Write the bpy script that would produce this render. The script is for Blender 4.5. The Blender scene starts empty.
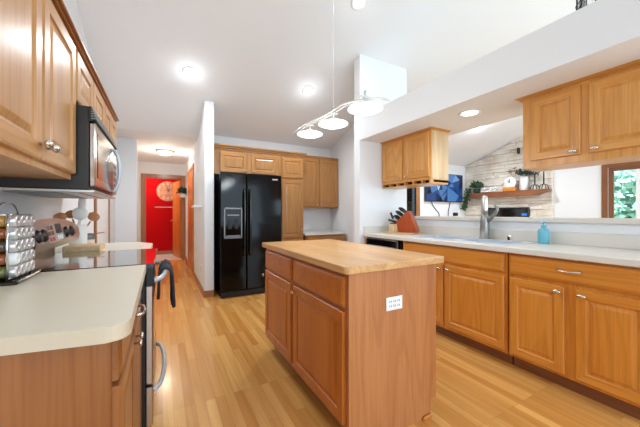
import bpy, bmesh, math, random
from mathutils import Vector, Matrix
random.seed(7)
PI = math.pi
S = bpy.context.scene
COL = S.collection

# ------------------------------------------------------------------ camera, world, fill lights, sun, exposure
CAMZ = 1.165
cd = bpy.data.cameras.new('camera'); cam = bpy.data.objects.new('camera', cd); COL.objects.link(cam)
cam.location = (0, 0, CAMZ); cam.rotation_euler = (PI/2, 0, -math.radians(28.8))
cd.sensor_width = 36; cd.lens = 36*286/640; cd.clip_start = 0.02
S.camera = cam
S.view_settings.view_transform = 'Standard'; S.view_settings.look = 'None'
S.view_settings.gamma = 1; S.view_settings.use_curve_mapping = False
S.view_settings.exposure = 0.25
w = bpy.data.worlds.new('sky'); S.world = w; w.use_nodes = True
bgn = w.node_tree.nodes['Background']; bgn.inputs[0].default_value = (0.70, 0.86, 1.0, 1); bgn.inputs[1].default_value = 1.05

def area(name, loc, rot, sx, sy, power, col=(1, 1, 1)):
    l = bpy.data.lights.new(name, 'AREA'); l.shape = 'RECTANGLE'; l.size = sx; l.size_y = sy; l.energy = power; l.color = col
    o = bpy.data.objects.new(name, l); COL.objects.link(o); o.location = loc; o.rotation_euler = rot
    return o
def lamp(name, loc, power, r=.05, col=(1, .93, .82), spot=None, rot=(0, 0, 0)):
    l = bpy.data.lights.new(name, 'SPOT' if spot else 'POINT'); l.energy = power; l.color = col; l.shadow_soft_size = r
    if spot: l.spot_size = math.radians(spot); l.spot_blend = .6
    o = bpy.data.objects.new(name, l); COL.objects.link(o); o.location = loc; o.rotation_euler = rot
    return o
area('fill_behind_camera', (1.2, -3.2, 1.5), (PI/2+.3, 0, 0), 4.5, 2.6, 100, (.66, .84, 1))  # added fill light behind the camera, no doors are built there
area('fill_living_room', (5.4, -2.2, 1.6), (PI/2+.25, 0, 0), 3.4, 2.6, 110, (.68, .85, 1))  # added fill to brighten the living room, set well away from its window
sl = bpy.data.lights.new('sun', 'SUN'); sl.energy = 10; sl.angle = .02; so_ = bpy.data.objects.new('sun', sl); COL.objects.link(so_); so_.rotation_euler = (0, -.38, -.1)

# ------------------------------------------------------------------ materials
def mat_base(name):
    m = bpy.data.materials.new(name); m.use_nodes = True
    return m, m.node_tree, m.node_tree.nodes['Principled BSDF']
def mat(name, col, rough=.5, metal=0., emit=None, es=1., noise=.04, scale=30, coat=0., trans=0., bump=0., spec=.5):
    m, t, b = mat_base(name)
    b.inputs['Specular IOR Level'].default_value = spec
    b.inputs['Roughness'].default_value = rough; b.inputs['Metallic'].default_value = metal
    if coat: b.inputs['Coat Weight'].default_value = coat; b.inputs['Coat Roughness'].default_value = .08
    if trans: b.inputs['Transmission Weight'].default_value = trans
    tc = t.nodes.new('ShaderNodeTexCoord'); n = t.nodes.new('ShaderNodeTexNoise'); n.inputs['Scale'].default_value = scale
    n.inputs['Detail'].default_value = 3
    t.links.new(tc.outputs['Object'], n.inputs['Vector'])
    mx = t.nodes.new('ShaderNodeMix'); mx.data_type = 'RGBA'
    mx.inputs[6].default_value = (*[c*(1-noise) for c in col], 1); mx.inputs[7].default_value = (*[min(1, c*(1+noise)) for c in col], 1)
    t.links.new(n.outputs['Fac'], mx.inputs[0]); t.links.new(mx.outputs[2], b.inputs['Base Color'])
    if bump:
        bp = t.nodes.new('ShaderNodeBump'); bp.inputs['Strength'].default_value = bump; bp.inputs['Distance'].default_value = .004
        t.links.new(n.outputs['Fac'], bp.inputs['Height']); t.links.new(bp.outputs['Normal'], b.inputs['Normal'])
    if emit:
        b.inputs['Emission Color'].default_value = (*emit, 1); b.inputs['Emission Strength'].default_value = es
    return m
def wood(name, light, dark, axis, rough=.35, coat=.25, grain=1.0):
    m, t, b = mat_base(name)
    b.inputs['Roughness'].default_value = rough; b.inputs['Coat Weight'].default_value = coat; b.inputs['Coat Roughness'].default_value = .18
    N = t.nodes; Lk = t.links.new
    tc = N.new('ShaderNodeTexCoord'); oi = N.new('ShaderNodeObjectInfo')
    ml = N.new('ShaderNodeMath'); ml.operation = 'MULTIPLY'; ml.inputs[1].default_value = 17.3; Lk(oi.outputs['Random'], ml.inputs[0])
    ad = N.new('ShaderNodeVectorMath'); ad.operation = 'ADD'; Lk(tc.outputs['Object'], ad.inputs[0]); Lk(ml.outputs[0], ad.inputs[1])
    def stretched(perp, along, detail, dist):
        mp = N.new('ShaderNodeMapping'); sc = [perp]*3; sc['xyz'.index(axis)] = along
        mp.inputs['Scale'].default_value = sc; Lk(ad.outputs[0], mp.inputs['Vector'])
        n = N.new('ShaderNodeTexNoise'); n.inputs['Scale'].default_value = 1; n.inputs['Detail'].default_value = detail; n.inputs['Distortion'].default_value = dist
        Lk(mp.outputs[0], n.inputs['Vector']); return n
    n1 = stretched(5, .45, 2, .5); n2 = stretched(120, 3.0, 3, 0); n3 = stretched(3.2, .38, 1.5, .15)
    r1 = N.new('ShaderNodeValToRGB'); r1.color_ramp.elements[0].position = .3; r1.color_ramp.elements[1].position = .7
    r1.color_ramp.elements[0].color = (*dark, 1); r1.color_ramp.elements[1].color = (*light, 1); Lk(n1.outputs['Fac'], r1.inputs[0])
    def mult(src, n, lo, p0, p1):
        r = N.new('ShaderNodeValToRGB'); r.color_ramp.elements[0].position = p0; r.color_ramp.elements[1].position = p1
        r.color_ramp.elements[0].color = (lo, lo*.97, lo*.92, 1); r.color_ramp.elements[1].color = (1, 1, 1, 1); Lk(n.outputs['Fac'], r.inputs[0])
        mx = N.new('ShaderNodeMix'); mx.data_type = 'RGBA'; mx.blend_type = 'MULTIPLY'; mx.inputs[0].default_value = grain
        Lk(src, mx.inputs[6]); Lk(r.outputs[0], mx.inputs[7]); return mx.outputs[2]
    m1 = N.new('ShaderNodeMath'); m1.operation = 'MULTIPLY'; m1.inputs[1].default_value = 95; Lk(n3.outputs['Fac'], m1.inputs[0])
    m2 = N.new('ShaderNodeMath'); m2.operation = 'SINE'; Lk(m1.outputs[0], m2.inputs[0])
    c = mult(r1.outputs[0], n2, .87, .36, .55)
    rr = N.new('ShaderNodeValToRGB'); rr.color_ramp.elements[0].position = .35; rr.color_ramp.elements[1].position = .95
    rr.color_ramp.elements[0].color = (1, 1, 1, 1); rr.color_ramp.elements[1].color = (.91, .87, .80, 1); Lk(m2.outputs[0], rr.inputs[0])
    mx = N.new('ShaderNodeMix'); mx.data_type = 'RGBA'; mx.blend_type = 'MULTIPLY'; mx.inputs[0].default_value = grain
    Lk(c, mx.inputs[6]); Lk(rr.outputs[0], mx.inputs[7]); c = mx.outputs[2]
    Lk(c, b.inputs['Base Color'])
    return m
def lin(*c): return tuple(((x/255)/12.92 if x/255 <= .04045 else ((x/255+.055)/1.055)**2.4) for x in c)
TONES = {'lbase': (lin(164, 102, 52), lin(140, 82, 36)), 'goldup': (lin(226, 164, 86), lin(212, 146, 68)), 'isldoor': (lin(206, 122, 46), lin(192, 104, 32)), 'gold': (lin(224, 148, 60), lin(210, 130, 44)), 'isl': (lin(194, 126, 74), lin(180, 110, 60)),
         'pale': (lin(206, 152, 92), lin(194, 138, 78)), 'orange': (lin(222, 140, 62), lin(198, 112, 42)), 'top': (lin(222, 172, 112), lin(206, 152, 92)),
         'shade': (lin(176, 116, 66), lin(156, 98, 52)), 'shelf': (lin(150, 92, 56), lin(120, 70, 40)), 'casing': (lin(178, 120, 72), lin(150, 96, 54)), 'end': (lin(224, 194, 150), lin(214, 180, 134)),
         'nook': (lin(180, 126, 68), lin(166, 112, 54)), 'win': (lin(146, 92, 52), lin(120, 72, 40))}
WC = {}
def W(tone, axis):
    k = (tone, axis)
    if k not in WC: WC[k] = wood('oak_%s_%s' % k, *TONES[tone], axis)
    return WC[k]
M = {
 'wall': mat('wall_paint', lin(236, 236, 237), .8, noise=.01), 'ceil': mat('ceiling_paint', lin(240, 241, 242), .75, noise=.01),
 'red': mat('red_paint', lin(186, 4, 10), .7, noise=.03, spec=.1), 'counter': mat('cream_laminate', lin(232, 222, 202), .3, noise=.03, scale=300),
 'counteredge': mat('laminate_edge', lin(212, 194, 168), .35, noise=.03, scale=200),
 'counterR': mat('white_laminate', lin(224, 219, 210), .28, noise=.02, scale=300),
 'white': mat('white_plastic', lin(240, 240, 238), .4), 'black': mat('black_gloss', lin(14, 13, 13), .12, coat=.5), 'blackm': mat('black_matte', lin(22, 22, 23), .5),
 'fridge': mat('fridge_black_gloss', lin(9, 8, 8), .09, spec=.22), 'glassblack': mat('ceramic_glass', lin(16, 14, 14), .05, coat=1.0),
 'steel': mat('brushed_steel', lin(196, 186, 178), .28, 1.0, noise=.06), 'steelw': mat('satin_steel', lin(206, 204, 200), .3, 1.0, noise=.05),
 'nickel': mat('nickel', lin(214, 210, 202), .25, 1.0), 'faucet': mat('faucet_grey', lin(150, 148, 144), .35, .85), 'sinksteel': mat('sink_steel', lin(214, 220, 228), .3, .35),
 'chrome': mat('chrome', lin(230, 230, 232), .1, 1.0), 'lid': mat('lid_silver', lin(214, 212, 210), .32, .7),
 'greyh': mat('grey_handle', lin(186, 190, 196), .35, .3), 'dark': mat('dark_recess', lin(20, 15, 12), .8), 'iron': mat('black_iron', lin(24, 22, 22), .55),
 'cloth': mat('charcoal_cloth', lin(44, 50, 58), .95, noise=.2, scale=80, bump=.5), 'tile': mat('white_tile', lin(226, 222, 214), .35),
 'leaf': mat('leaf_green', lin(52, 84, 50), .6, noise=.3, scale=20), 'leafd': mat('leaf_dark_green', lin(40, 56, 44), .6, noise=.3, scale=20),
 'ceramic': mat('white_ceramic', lin(236, 234, 230), .3), 'soap': mat('blue_bottle', lin(120, 200, 222), .25, trans=.2),
 'blockred': wood('cherry_block', lin(190, 86, 34), lin(164, 64, 20), 'z', .4, .2), 'lampglass': mat('frosted_lamp_glass', (1, 1, 1), .5, emit=(1, .98, .95), es=.85),
 'lampon': mat('lamp_disc', (1, 1, 1), .5, emit=(1, .97, .93), es=7), 'hallglass': mat('hall_lamp_glass', (1, .95, .85), .5, emit=(1, .88, .70), es=1.5),
 'brass': mat('brass', lin(196, 160, 96), .3, 1.0), 'rose': wood('rosy_clock_wood', lin(226, 164, 132), lin(200, 130, 98), 'x', .5, 0), 'roselight': mat('clock_numeral_gold', lin(244, 204, 176), .5, noise=.05),
 'pendmetal': mat('white_nickel', lin(226, 224, 220), .35, .6), 'ctrl': mat('control_black', lin(26, 26, 28), .3), 'disp': mat('display_pad', lin(170, 168, 160), .3),
 'wspoon': wood('spoon_wood', lin(196, 140, 92), lin(170, 112, 66), 'z', .6, 0), 'led': mat('blue_led_panel', lin(30, 90, 170), .3, emit=lin(50, 130, 220), es=.6),
 'firebox': mat('firebox', lin(20, 20, 22), .25), 'cord': mat('cord_black', lin(40, 40, 42), .6), 'grass': mat('lawn', lin(120, 170, 110), .9, noise=.3),
 'outleaf': mat('tree_leaf', lin(186, 236, 214), .6, noise=.35, scale=6), 'gasket': mat('grey_gasket', lin(128, 130, 132), .4, .5),
 'spiceA': mat('paprika', lin(150, 78, 30), .4, noise=.2, coat=.8), 'spiceB': mat('oregano', lin(112, 112, 56), .4, noise=.25, coat=.8), 'spiceC': mat('turmeric', lin(176, 132, 50), .4, noise=.2, coat=.8), 'spiceD': mat('pepper', lin(84, 62, 44), .4, noise=.3, coat=.8),
 'lanternglass': mat('smoky_glass', lin(160, 158, 154), .15, trans=.7), 'bamboo': wood('bamboo_board', lin(226, 192, 148), lin(214, 174, 124), 'y', .5, 0), 'redmark': mat('red_dot', lin(190, 40, 40), .4),
 'doorgrey': mat('door_grey_blue', lin(74, 84, 94), .5), 'mwdoor': mat('polished_steel', lin(190, 180, 172), .12, 1.0),
 'mwside': mat('microwave_black', lin(36, 30, 26), .35),
}
def floor_mat():
    m, t, b = mat_base('oak_strip_floor'); N = t.nodes; Lk = t.links.new
    b.inputs['Roughness'].default_value = .26; b.inputs['Coat Weight'].default_value = .3; b.inputs['Coat Roughness'].default_value = .12
    tc = N.new('ShaderNodeTexCoord'); sp = N.new('ShaderNodeSeparateXYZ'); cb = N.new('ShaderNodeCombineXYZ')
    Lk(tc.outputs['Object'], sp.inputs[0]); Lk(sp.outputs['Y'], cb.inputs['X']); Lk(sp.outputs['X'], cb.inputs['Y'])
    br = N.new('ShaderNodeTexBrick'); br.offset = .37; br.offset_frequency = 3; br.inputs['Scale'].default_value = 1
    br.inputs['Brick Width'].default_value = .95; br.inputs['Row Height'].default_value = .058; br.inputs['Mortar Size'].default_value = .0009; br.inputs['Mortar Smooth'].default_value = .3
    br.inputs['Color1'].default_value = (*lin(240, 184, 106), 1); br.inputs['Color2'].default_value = (*lin(206, 140, 66), 1); br.inputs['Mortar'].default_value = (*lin(178, 118, 62), 1)
    Lk(cb.outputs[0], br.inputs['Vector'])
    mp = N.new('ShaderNodeMapping'); mp.inputs['Scale'].default_value = (34, 1.6, 1); Lk(tc.outputs['Object'], mp.inputs['Vector'])
    n = N.new('ShaderNodeTexNoise'); n.inputs['Scale'].default_value = 1; n.inputs['Detail'].default_value = 4; n.inputs['Distortion'].default_value = .6; Lk(mp.outputs[0], n.inputs['Vector'])
    r = N.new('ShaderNodeValToRGB'); r.color_ramp.elements[0].position = .34; r.color_ramp.elements[1].position = .6
    r.color_ramp.elements[0].color = (.86, .80, .72, 1); r.color_ramp.elements[1].color = (1, 1, 1, 1); Lk(n.outputs['Fac'], r.inputs[0])
    mx = N.new('ShaderNodeMix'); mx.data_type = 'RGBA'; mx.blend_type = 'MULTIPLY'; mx.inputs[0].default_value = .8
    Lk(br.outputs['Color'], mx.inputs[6]); Lk(r.outputs[0], mx.inputs[7]); Lk(mx.outputs[2], b.inputs['Base Color'])
    return m
M['floor'] = floor_mat()
def stone_mat():
    m, t, b = mat_base('ledger_stone'); N = t.nodes; Lk = t.links.new; b.inputs['Roughness'].default_value = .85
    tc = N.new('ShaderNodeTexCoord'); n = N.new('ShaderNodeTexNoise'); n.inputs['Scale'].default_value = 2.6; n.inputs['Detail'].default_value = 6; Lk(tc.outputs['Object'], n.inputs['Vector'])
    r = N.new('ShaderNodeValToRGB'); r.color_ramp.elements[0].position = .3; r.color_ramp.elements[1].position = .62
    r.color_ramp.elements[0].color = (*lin(216, 200, 182), 1); r.color_ramp.elements[1].color = (*lin(243, 235, 223), 1); Lk(n.outputs['Fac'], r.inputs[0]); Lk(r.outputs[0], b.inputs['Base Color'])
    n2 = N.new('ShaderNodeTexNoise'); n2.inputs['Scale'].default_value = 30; Lk(tc.outputs['Object'], n2.inputs['Vector'])
    bp = N.new('ShaderNodeBump'); bp.inputs['Strength'].default_value = .5; bp.inputs['Distance'].default_value = .01; Lk(n2.outputs['Fac'], bp.inputs['Height']); Lk(bp.outputs['Normal'], b.inputs['Normal'])
    return m
M['stone'] = stone_mat()
TVB = [mat('screen_blue_%d' % i, (0, 0, 0), .3, emit=lin(*c), es=.75, noise=0) for i, c in enumerate([(18, 34, 66), (40, 80, 140), (84, 136, 198), (120, 170, 220), (26, 54, 104), (12, 18, 34)])]
M['screenmark'] = mat('screen_white', (0, 0, 0), .3, emit=(.85, .9, 1), es=.9)

# ------------------------------------------------------------------ mesh helpers
class MB:
    def __init__(s): s.bm = bmesh.new(); s.mats = []
    def mi(s, m):
        if m not in s.mats: s.mats.append(m)
        return s.mats.index(m)
    def _mark(s, faces, m, smooth=False):
        i = s.mi(m)
        for f in faces: f.material_index = i; f.smooth = smooth
    def box(s, x0, x1, y0, y1, z0, z1, m, b=0.0, seg=1):
        r = bmesh.ops.create_cube(s.bm, size=1)
        for v in r['verts']:
            v.co = Vector(((x0+x1)/2+v.co.x*(x1-x0), (y0+y1)/2+v.co.y*(y1-y0), (z0+z1)/2+v.co.z*(z1-z0)))
        fs = set(f for v in r['verts'] for f in v.link_faces)
        if b > 0:
            es = set(e for v in r['verts'] for e in v.link_edges)
            rr = bmesh.ops.bevel(s.bm, geom=list(es), offset=b, segments=seg, affect='EDGES', profile=.5)
            fs = set(f for v in rr['verts'] for f in v.link_faces) | set(rr['faces']) | set(f for f in fs if f.is_valid)
        s._mark([f for f in fs if f.is_valid], m); return s
    def prism(s, pts, h0, h1, m, axis='z', b=0.0):
        def P(a, c, h): return {'z': (a, c, h), 'y': (a, h, c), 'x': (h, a, c)}[axis]
        lo = [s.bm.verts.new(P(a, c, h0)) for a, c in pts]; hi = [s.bm.verts.new(P(a, c, h1)) for a, c in pts]
        n = len(pts); fs = [s.bm.faces.new(lo), s.bm.faces.new(hi)]
        for i in range(n): fs.append(s.bm.faces.new((lo[i], lo[(i+1) % n], hi[(i+1) % n], hi[i])))
        if b:
            es = set(e for f in fs[:2] for e in f.edges)
            rr = bmesh.ops.bevel(s.bm, geom=list(es), offset=b, segments=2, affect='EDGES', profile=.5)
            fs = [f for f in fs if f.is_valid]+list(rr['faces'])
        s._mark(fs, m); return s
    def tube(s, pts, r, m, n=8, closed=False, caps=True):
        pts = [Vector(p) for p in pts]; rs = r if isinstance(r, (list, tuple)) else [r]*len(pts)
        rings = []; up = Vector((.13, .37, .92)).normalized(); k = len(pts); prev = None
        for i, p in enumerate(pts):
            a = pts[(i-1) % k] if (i or closed) else p; c = pts[(i+1) % k] if (i < k-1 or closed) else p
            t = (c-a).normalized() if (c-a).length > 1e-9 else Vector((0, 0, 1))
            if prev is None: x = up.cross(t); x = x.normalized() if x.length > 1e-3 else Vector((1, 0, 0))
            else:
                x = prev-t*prev.dot(t); x.normalize()
            prev = x; y = t.cross(x)
            rings.append([s.bm.verts.new(p+(x*math.cos(2*PI*j/n)+y*math.sin(2*PI*j/n))*rs[i]) for j in range(n)])
        fs = []
        for i in range(k if closed else k-1):
            A, B = rings[i], rings[(i+1) % k]
            for j in range(n): fs.append(s.bm.faces.new((A[j], A[(j+1) % n], B[(j+1) % n], B[j])))
        s._mark(fs, m, True)
        if caps and not closed: s._mark([s.bm.faces.new(rings[0][::-1]), s.bm.faces.new(rings[-1])], m)
        return s
    def lathe(s, prof, m, loc=(0, 0, 0), dirv=(0, 0, 1), n=20, mats=None, caps=True):
        q = Vector((0, 0, 1)).rotation_difference(Vector(dirv).normalized()); rings = []
        for r, h in prof:
            rings.append([s.bm.verts.new(Vector(loc)+q @ Vector((max(r, 1e-4)*math.cos(2*PI*j/n), max(r, 1e-4)*math.sin(2*PI*j/n), h))) for j in range(n)])
        for i in range(len(rings)-1):
            fs = [s.bm.faces.new((rings[i][j], rings[i][(j+1) % n], rings[i+1][(j+1) % n], rings[i+1][j])) for j in range(n)]
            s._mark(fs, mats[i] if mats else m, True)
        if caps: s._mark([s.bm.faces.new(rings[0][::-1]), s.bm.faces.new(rings[-1])], m)
        return s
    def ball(s, c, r, m, sc=(1, 1, 1), sub=2):
        rr = bmesh.ops.create_icosphere(s.bm, subdivisions=sub, radius=r)
        for v in rr['verts']: v.co = Vector(c)+Vector((v.co.x*sc[0], v.co.y*sc[1], v.co.z*sc[2]))
        s._mark(set(f for v in rr['verts'] for f in v.link_faces), m, True); return s
    def quad(s, pts, m):
        f = s.bm.faces.new([s.bm.verts.new(p) for p in pts]); s._mark([f], m); return s
    def nested(s, w, h, loops, m, mh=None, rail=None, x0=0, z0=0):
        """rectangular loops (inset, y): a moulded door or drawer front in the xz plane; mh = grain of the rails"""
        R = []
        for ins, y in loops:
            R.append([s.bm.verts.new((x0+a, y, z0+c)) for a, c in ((ins, ins), (w-ins, ins), (w-ins, h-ins), (ins, h-ins))])
        s._mark([s.bm.faces.new(R[0])], m)
        for i in range(len(R)-1):
            for j in range(4):
                f = s.bm.faces.new((R[i][j], R[i][(j+1) % 4], R[i+1][(j+1) % 4], R[i+1][j]))
                s._mark([f], mh if (mh and j in (0, 2) and rail and rail[0] <= i < rail[1]) else m)
        s._mark([s.bm.faces.new(R[-1][::-1])], m); return s
    def build(s, name, parent=None, local=False, at=None):
        bmesh.ops.recalc_face_normals(s.bm, faces=s.bm.faces)
        if parent is not None and not local:
            r = parent
            while r.parent: r = r.parent
            inv = (Matrix.Translation(r.location) @ Matrix.Rotation(r.rotation_euler.z, 4, 'Z')).inverted()
            bmesh.ops.transform(s.bm, matrix=inv, verts=s.bm.verts)
        if at is not None: bmesh.ops.translate(s.bm, vec=-Vector(at), verts=s.bm.verts)
        me = bpy.data.meshes.new(name); s.bm.to_mesh(me); s.bm.free()
        for m in s.mats: me.materials.append(m)
        o = bpy.data.objects.new(name, me); COL.objects.link(o)
        if at is not None: o.location = at
        if parent is not None: o.parent = parent
        return o
def tag(o, label, cat, group=None):
    o['label'] = label; o['category'] = cat
    if group: o['group'] = group
    return o
def thing(name, label, cat, loc=(0, 0, 0), rz=0, group=None):
    o = bpy.data.objects.new(name, None); COL.objects.link(o); o.location = loc; o.rotation_euler = (0, 0, rz); o.empty_display_size = .1
    return tag(o, label, cat, group)
def struct(name, mb):
    o = mb.build(name); o['kind'] = 'structure'; return o

# ------------------------------------------------------------------ the room
XL, YB, XN, XR = -.68, 5.0, 2.99, 7.4
def cz(y): return 4.262-.36*y if y > .5 else 4.082-.36*(.5-y)
YF = 5.117
struct('floor', MB().box(XL-.1, XR+.1, -3.4, 8.07, -.06, 0, M['floor']))
struct('floor_tile', MB().box(-1.6, 1.6, 8.07, 9.3, -.06, 0.002, M['tile']))
c = MB()
T = .06
c.prism([(-3.4, cz(-3.4)), (.5, cz(.5)), (YF, cz(YF)), (8.07, cz(YF)), (8.07, cz(YF)+T), (YF, cz(YF)+T), (.5, cz(.5)+T), (-3.4, cz(-3.4)+T)], XL-.1, XR+.1, M['ceil'], 'x')
struct('ceiling', c)
def wall_poly(y0, y1):
    pts = [(y0, 0), (y1, 0)]; ys = sorted([y1, y0]+[q for q in (.5, YF) if y0 < q < y1], reverse=True)
    for q in ys: pts.append((q, cz(min(q, YF))))
    return pts
struct('wall_left', MB().prism(wall_poly(-3.4, 5.71), XL-.1, XL, M['wall'], 'x'))
struct('wall_hall_left', MB().box(XL-.1, -.384, 5.71, 5.83, 0, cz(YF), M['wall']).box(XL-.1, XL, 5.83, 8.17, 0, cz(YF), M['wall']))
hr = MB().prism(wall_poly(4.25, 8.07), .51, .63, M['wall'], 'x')
struct('wall_hall_right', hr)
he = MB().box(XL, -.38, 8.07, 8.17, 0, cz(YF), M['wall']).box(-.38, .63, 8.07, 8.17, 2.05, cz(YF), M['wall']).box(.44, .63, 8.07, 8.17, 0, 2.05, M['wall'])
struct('wall_hall_end', he)
struct('wall_red_room', MB().box(-1.6, 1.6, 9.3, 9.4, 0, 2.6, M['red']).box(-1.7, -1.6, 8.17, 9.4, 0, 2.6, M['red']).box(1.6, 1.7, 8.17, 9.4, 0, 2.6, M['red']))
struct('ceiling_red_room', MB().box(-1.7, 1.7, 8.17, 9.4, 2.5, 2.56, M['ceil']))
# back wall, with the glazed door opening into the living room end
bw = MB().box(.63, 4.75, YB, YB+.1, 0, cz(YB)+.02, M['wall']).box(4.75, 5.42, YB, YB+.1, 2.05, cz(YB)+.02, M['wall']).box(5.42, XR+.1, YB, YB+.1, 0, cz(YB)+.02, M['wall'])
struct('wall_back', bw)
struct('wall_nook', MB().prism(wall_poly(3.07, YB), XN, XN+.06, M['wall'], 'x'))
PZ = cz(2.95)
struct('wall_pillar', MB().box(2.2, XN+.03, 2.95, 3.07, 0, PZ, M['wall']))
struct('wall_pass_through', MB().box(2.88, 3.0, -.7, 2.95, 0, 1.088, M['wall']))
struct('trim_ledge', MB().box(2.85, 3.06, -.7, 2.95, 1.088, 1.13, M['counterR'], .006))
struct('ceiling_beam', MB().box(2.2, 3.0, -1.2, 2.95, 2.10, 2.397, M['wall']))
# right wall of the living room, with a window opening
WY0, WY1, WZ0, WZ1 = .75, 2.12, .85, 2.03
rw = MB().box(XR, XR+.1, -1.2, WY0, 0, 4, M['wall']).box(XR, XR+.1, WY1, YB, 0, 4, M['wall']).box(XR, XR+.1, WY0, WY1, 0, WZ0, M['wall']).box(XR, XR+.1, WY0, WY1, WZ1, 4, M['wall'])
struct('wall_right', rw)
st = MB(); z = 0.0; rs = random.Random(3)
while z < 3.3:
    h = rs.choice((.06, .08, .10, .13)); y = 2.98; top = z+h
    while y < YB-.01:
        L = min(rs.uniform(.16, .55), YB-y)
        za, zb_ = min(top, cz(y)), min(top, cz(y+L)); x0_ = XR-.05-rs.uniform(0, .045)
        if zb_ > z+.03 and za == top and zb_ == top: st.box(x0_, XR, y+.002, y+L-.002, z+.002, top-.002, M['stone'], .006)
        elif za > z+.01: st.prism([(y+.002, z+.002), (y+L-.002, z+.002), (y+L-.002, max(z+.004, zb_)), (y+.002, za)], x0_, XR, M['stone'], 'x')
        y += L
    z = top
struct('wall_stone', st)
# window
wn = MB()
for (y0, y1, z0, z1) in ((WY0-.09, WY0, WZ0-.09, WZ1+.09), (WY1, WY1+.09, WZ0-.09, WZ1+.09), (WY0, WY1, WZ1, WZ1+.09), (WY0, WY1, WZ0-.09, WZ0)):
    wn.box(XR-.022, XR, y0, y1, z0, z1, W('win', 'z' if z1-z0 > y1-y0 else 'y'), .004)
for (y0, y1, z0, z1) in ((WY0, WY0+.07, WZ0, WZ1), (WY1-.07, WY1, WZ0, WZ1), (WY0+.07, WY1-.07, WZ1-.07, WZ1), (WY0+.07, WY1-.07, WZ0, WZ0+.07)):
    wn.box(XR+.01, XR+.06, y0, y1, z0, z1, W('win', 'z' if z1-z0 > y1-y0 else 'y'))
wn.box(XR+.012, XR+.058, 1.70, 1.76, WZ0, WZ1, M['white'])
struct('window_1', wn)
def glass():
    m, t, b = mat_base('clear_glass'); N = t.nodes
    tr = N.new('ShaderNodeBsdfTransparent'); gl = N.new('ShaderNodeBsdfGlossy'); gl.inputs['Roughness'].default_value = .02
    fr = N.new('ShaderNodeFresnel'); mx = N.new('ShaderNodeMixShader'); t.links.new(fr.outputs[0], mx.inputs[0]); t.links.new(tr.outputs[0], mx.inputs[1]); t.links.new(gl.outputs[0], mx.inputs[2])
    t.links.new(mx.outputs[0], N['Material Output'].inputs['Surface']); return m
M['glass'] = glass()
struct('window_pane', MB().box(XR+.03, XR+.036, WY0, WY1, WZ0, WZ1, M['glass']))
# glazed door in the back wall of the living room
gd = MB()
for (x0, x1, z0, z1) in ((4.66, 4.75, 0, 2.14), (5.42, 5.55, 0, 2.14), (4.75, 5.42, 2.05, 2.14)): gd.box(x0, x1, YB-.02, YB+.1, z0, z1, W('casing', 'z' if z1-z0 > x1-x0 else 'x'), .003)
for (x0, x1, z0, z1) in ((4.75, 4.83, 0, 2.05), (5.34, 5.42, 0, 2.05), (4.83, 5.34, 1.95, 2.05), (4.83, 5.34, 0, .2), (5.10, 5.16, .2, 1.95)): gd.box(x0, x1, YB+.03, YB+.07, z0, z1, M['doorgrey'])
gd.box(4.83, 5.34, YB+.045, YB+.05, .2, 1.95, M['glass'])
struct('door_1', gd)
# door in the left wall beyond the counter, door in the hall, cased doorway to the red room
d2 = MB()
for y0, y1 in ((4.04, 4.11), (4.97, 5.04)): d2.box(XL, XL+.02, y0, y1, 0, 2.12, W('casing', 'z'), .003)
d2.box(XL, XL+.02, 4.11, 4.97, 2.05, 2.12, W('casing', 'y'), .003).box(XL, XL+.008, 4.11, 4.97, 0.005, 2.05, M['white'])
struct('door_2', d2)
d3 = MB()
for y0, y1 in ((5.80, 5.87), (6.95, 7.02)): d3.box(.488, .51, y0, y1, 0, 2.1, W('orange', 'z'), .003)
d3.box(.488, .51, 5.87, 6.95, 2.03, 2.1, W('orange', 'y'), .003).box(.50, .51, 5.87, 6.95, 0.005, 2.03, W('orange', 'z'))
struct('door_3', d3)
d4 = MB()
d4.box(-.46, -.38, 8.05, 8.07, 0, 2.13, W('casing', 'z'), .003).box(.43, .508, 8.05, 8.07, 0, 2.13, W('casing', 'z'), .003).box(-.38, .43, 8.05, 8.07, 2.05, 2.13, W('casing', 'x'), .003)
d4.box(-.38, -.36, 8.07, 8.17, 0, 2.05, W('casing', 'z')).box(.42, .44, 8.07, 8.17, 0, 2.05, W('casing', 'z')).box(-.36, .42, 8.07, 8.17, 2.03, 2.05, W('casing', 'x'))
struct('trim_doorway', d4)
struct('baseboard_hall', MB().box(.496, .51, 4.25, 5.80, 0, .09, W('casing', 'y'), .003).box(.496, .63, 4.236, 4.25, 0, .09, W('casing', 'x'), .003).box(.496, .51, 7.02, 8.05, 0, .09, W('casing', 'y'), .003))
struct('baseboard_red_room', MB().box(-1.6, 1.6, 9.285, 9.3, 0, .10, W('casing', 'x'), .003))

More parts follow.
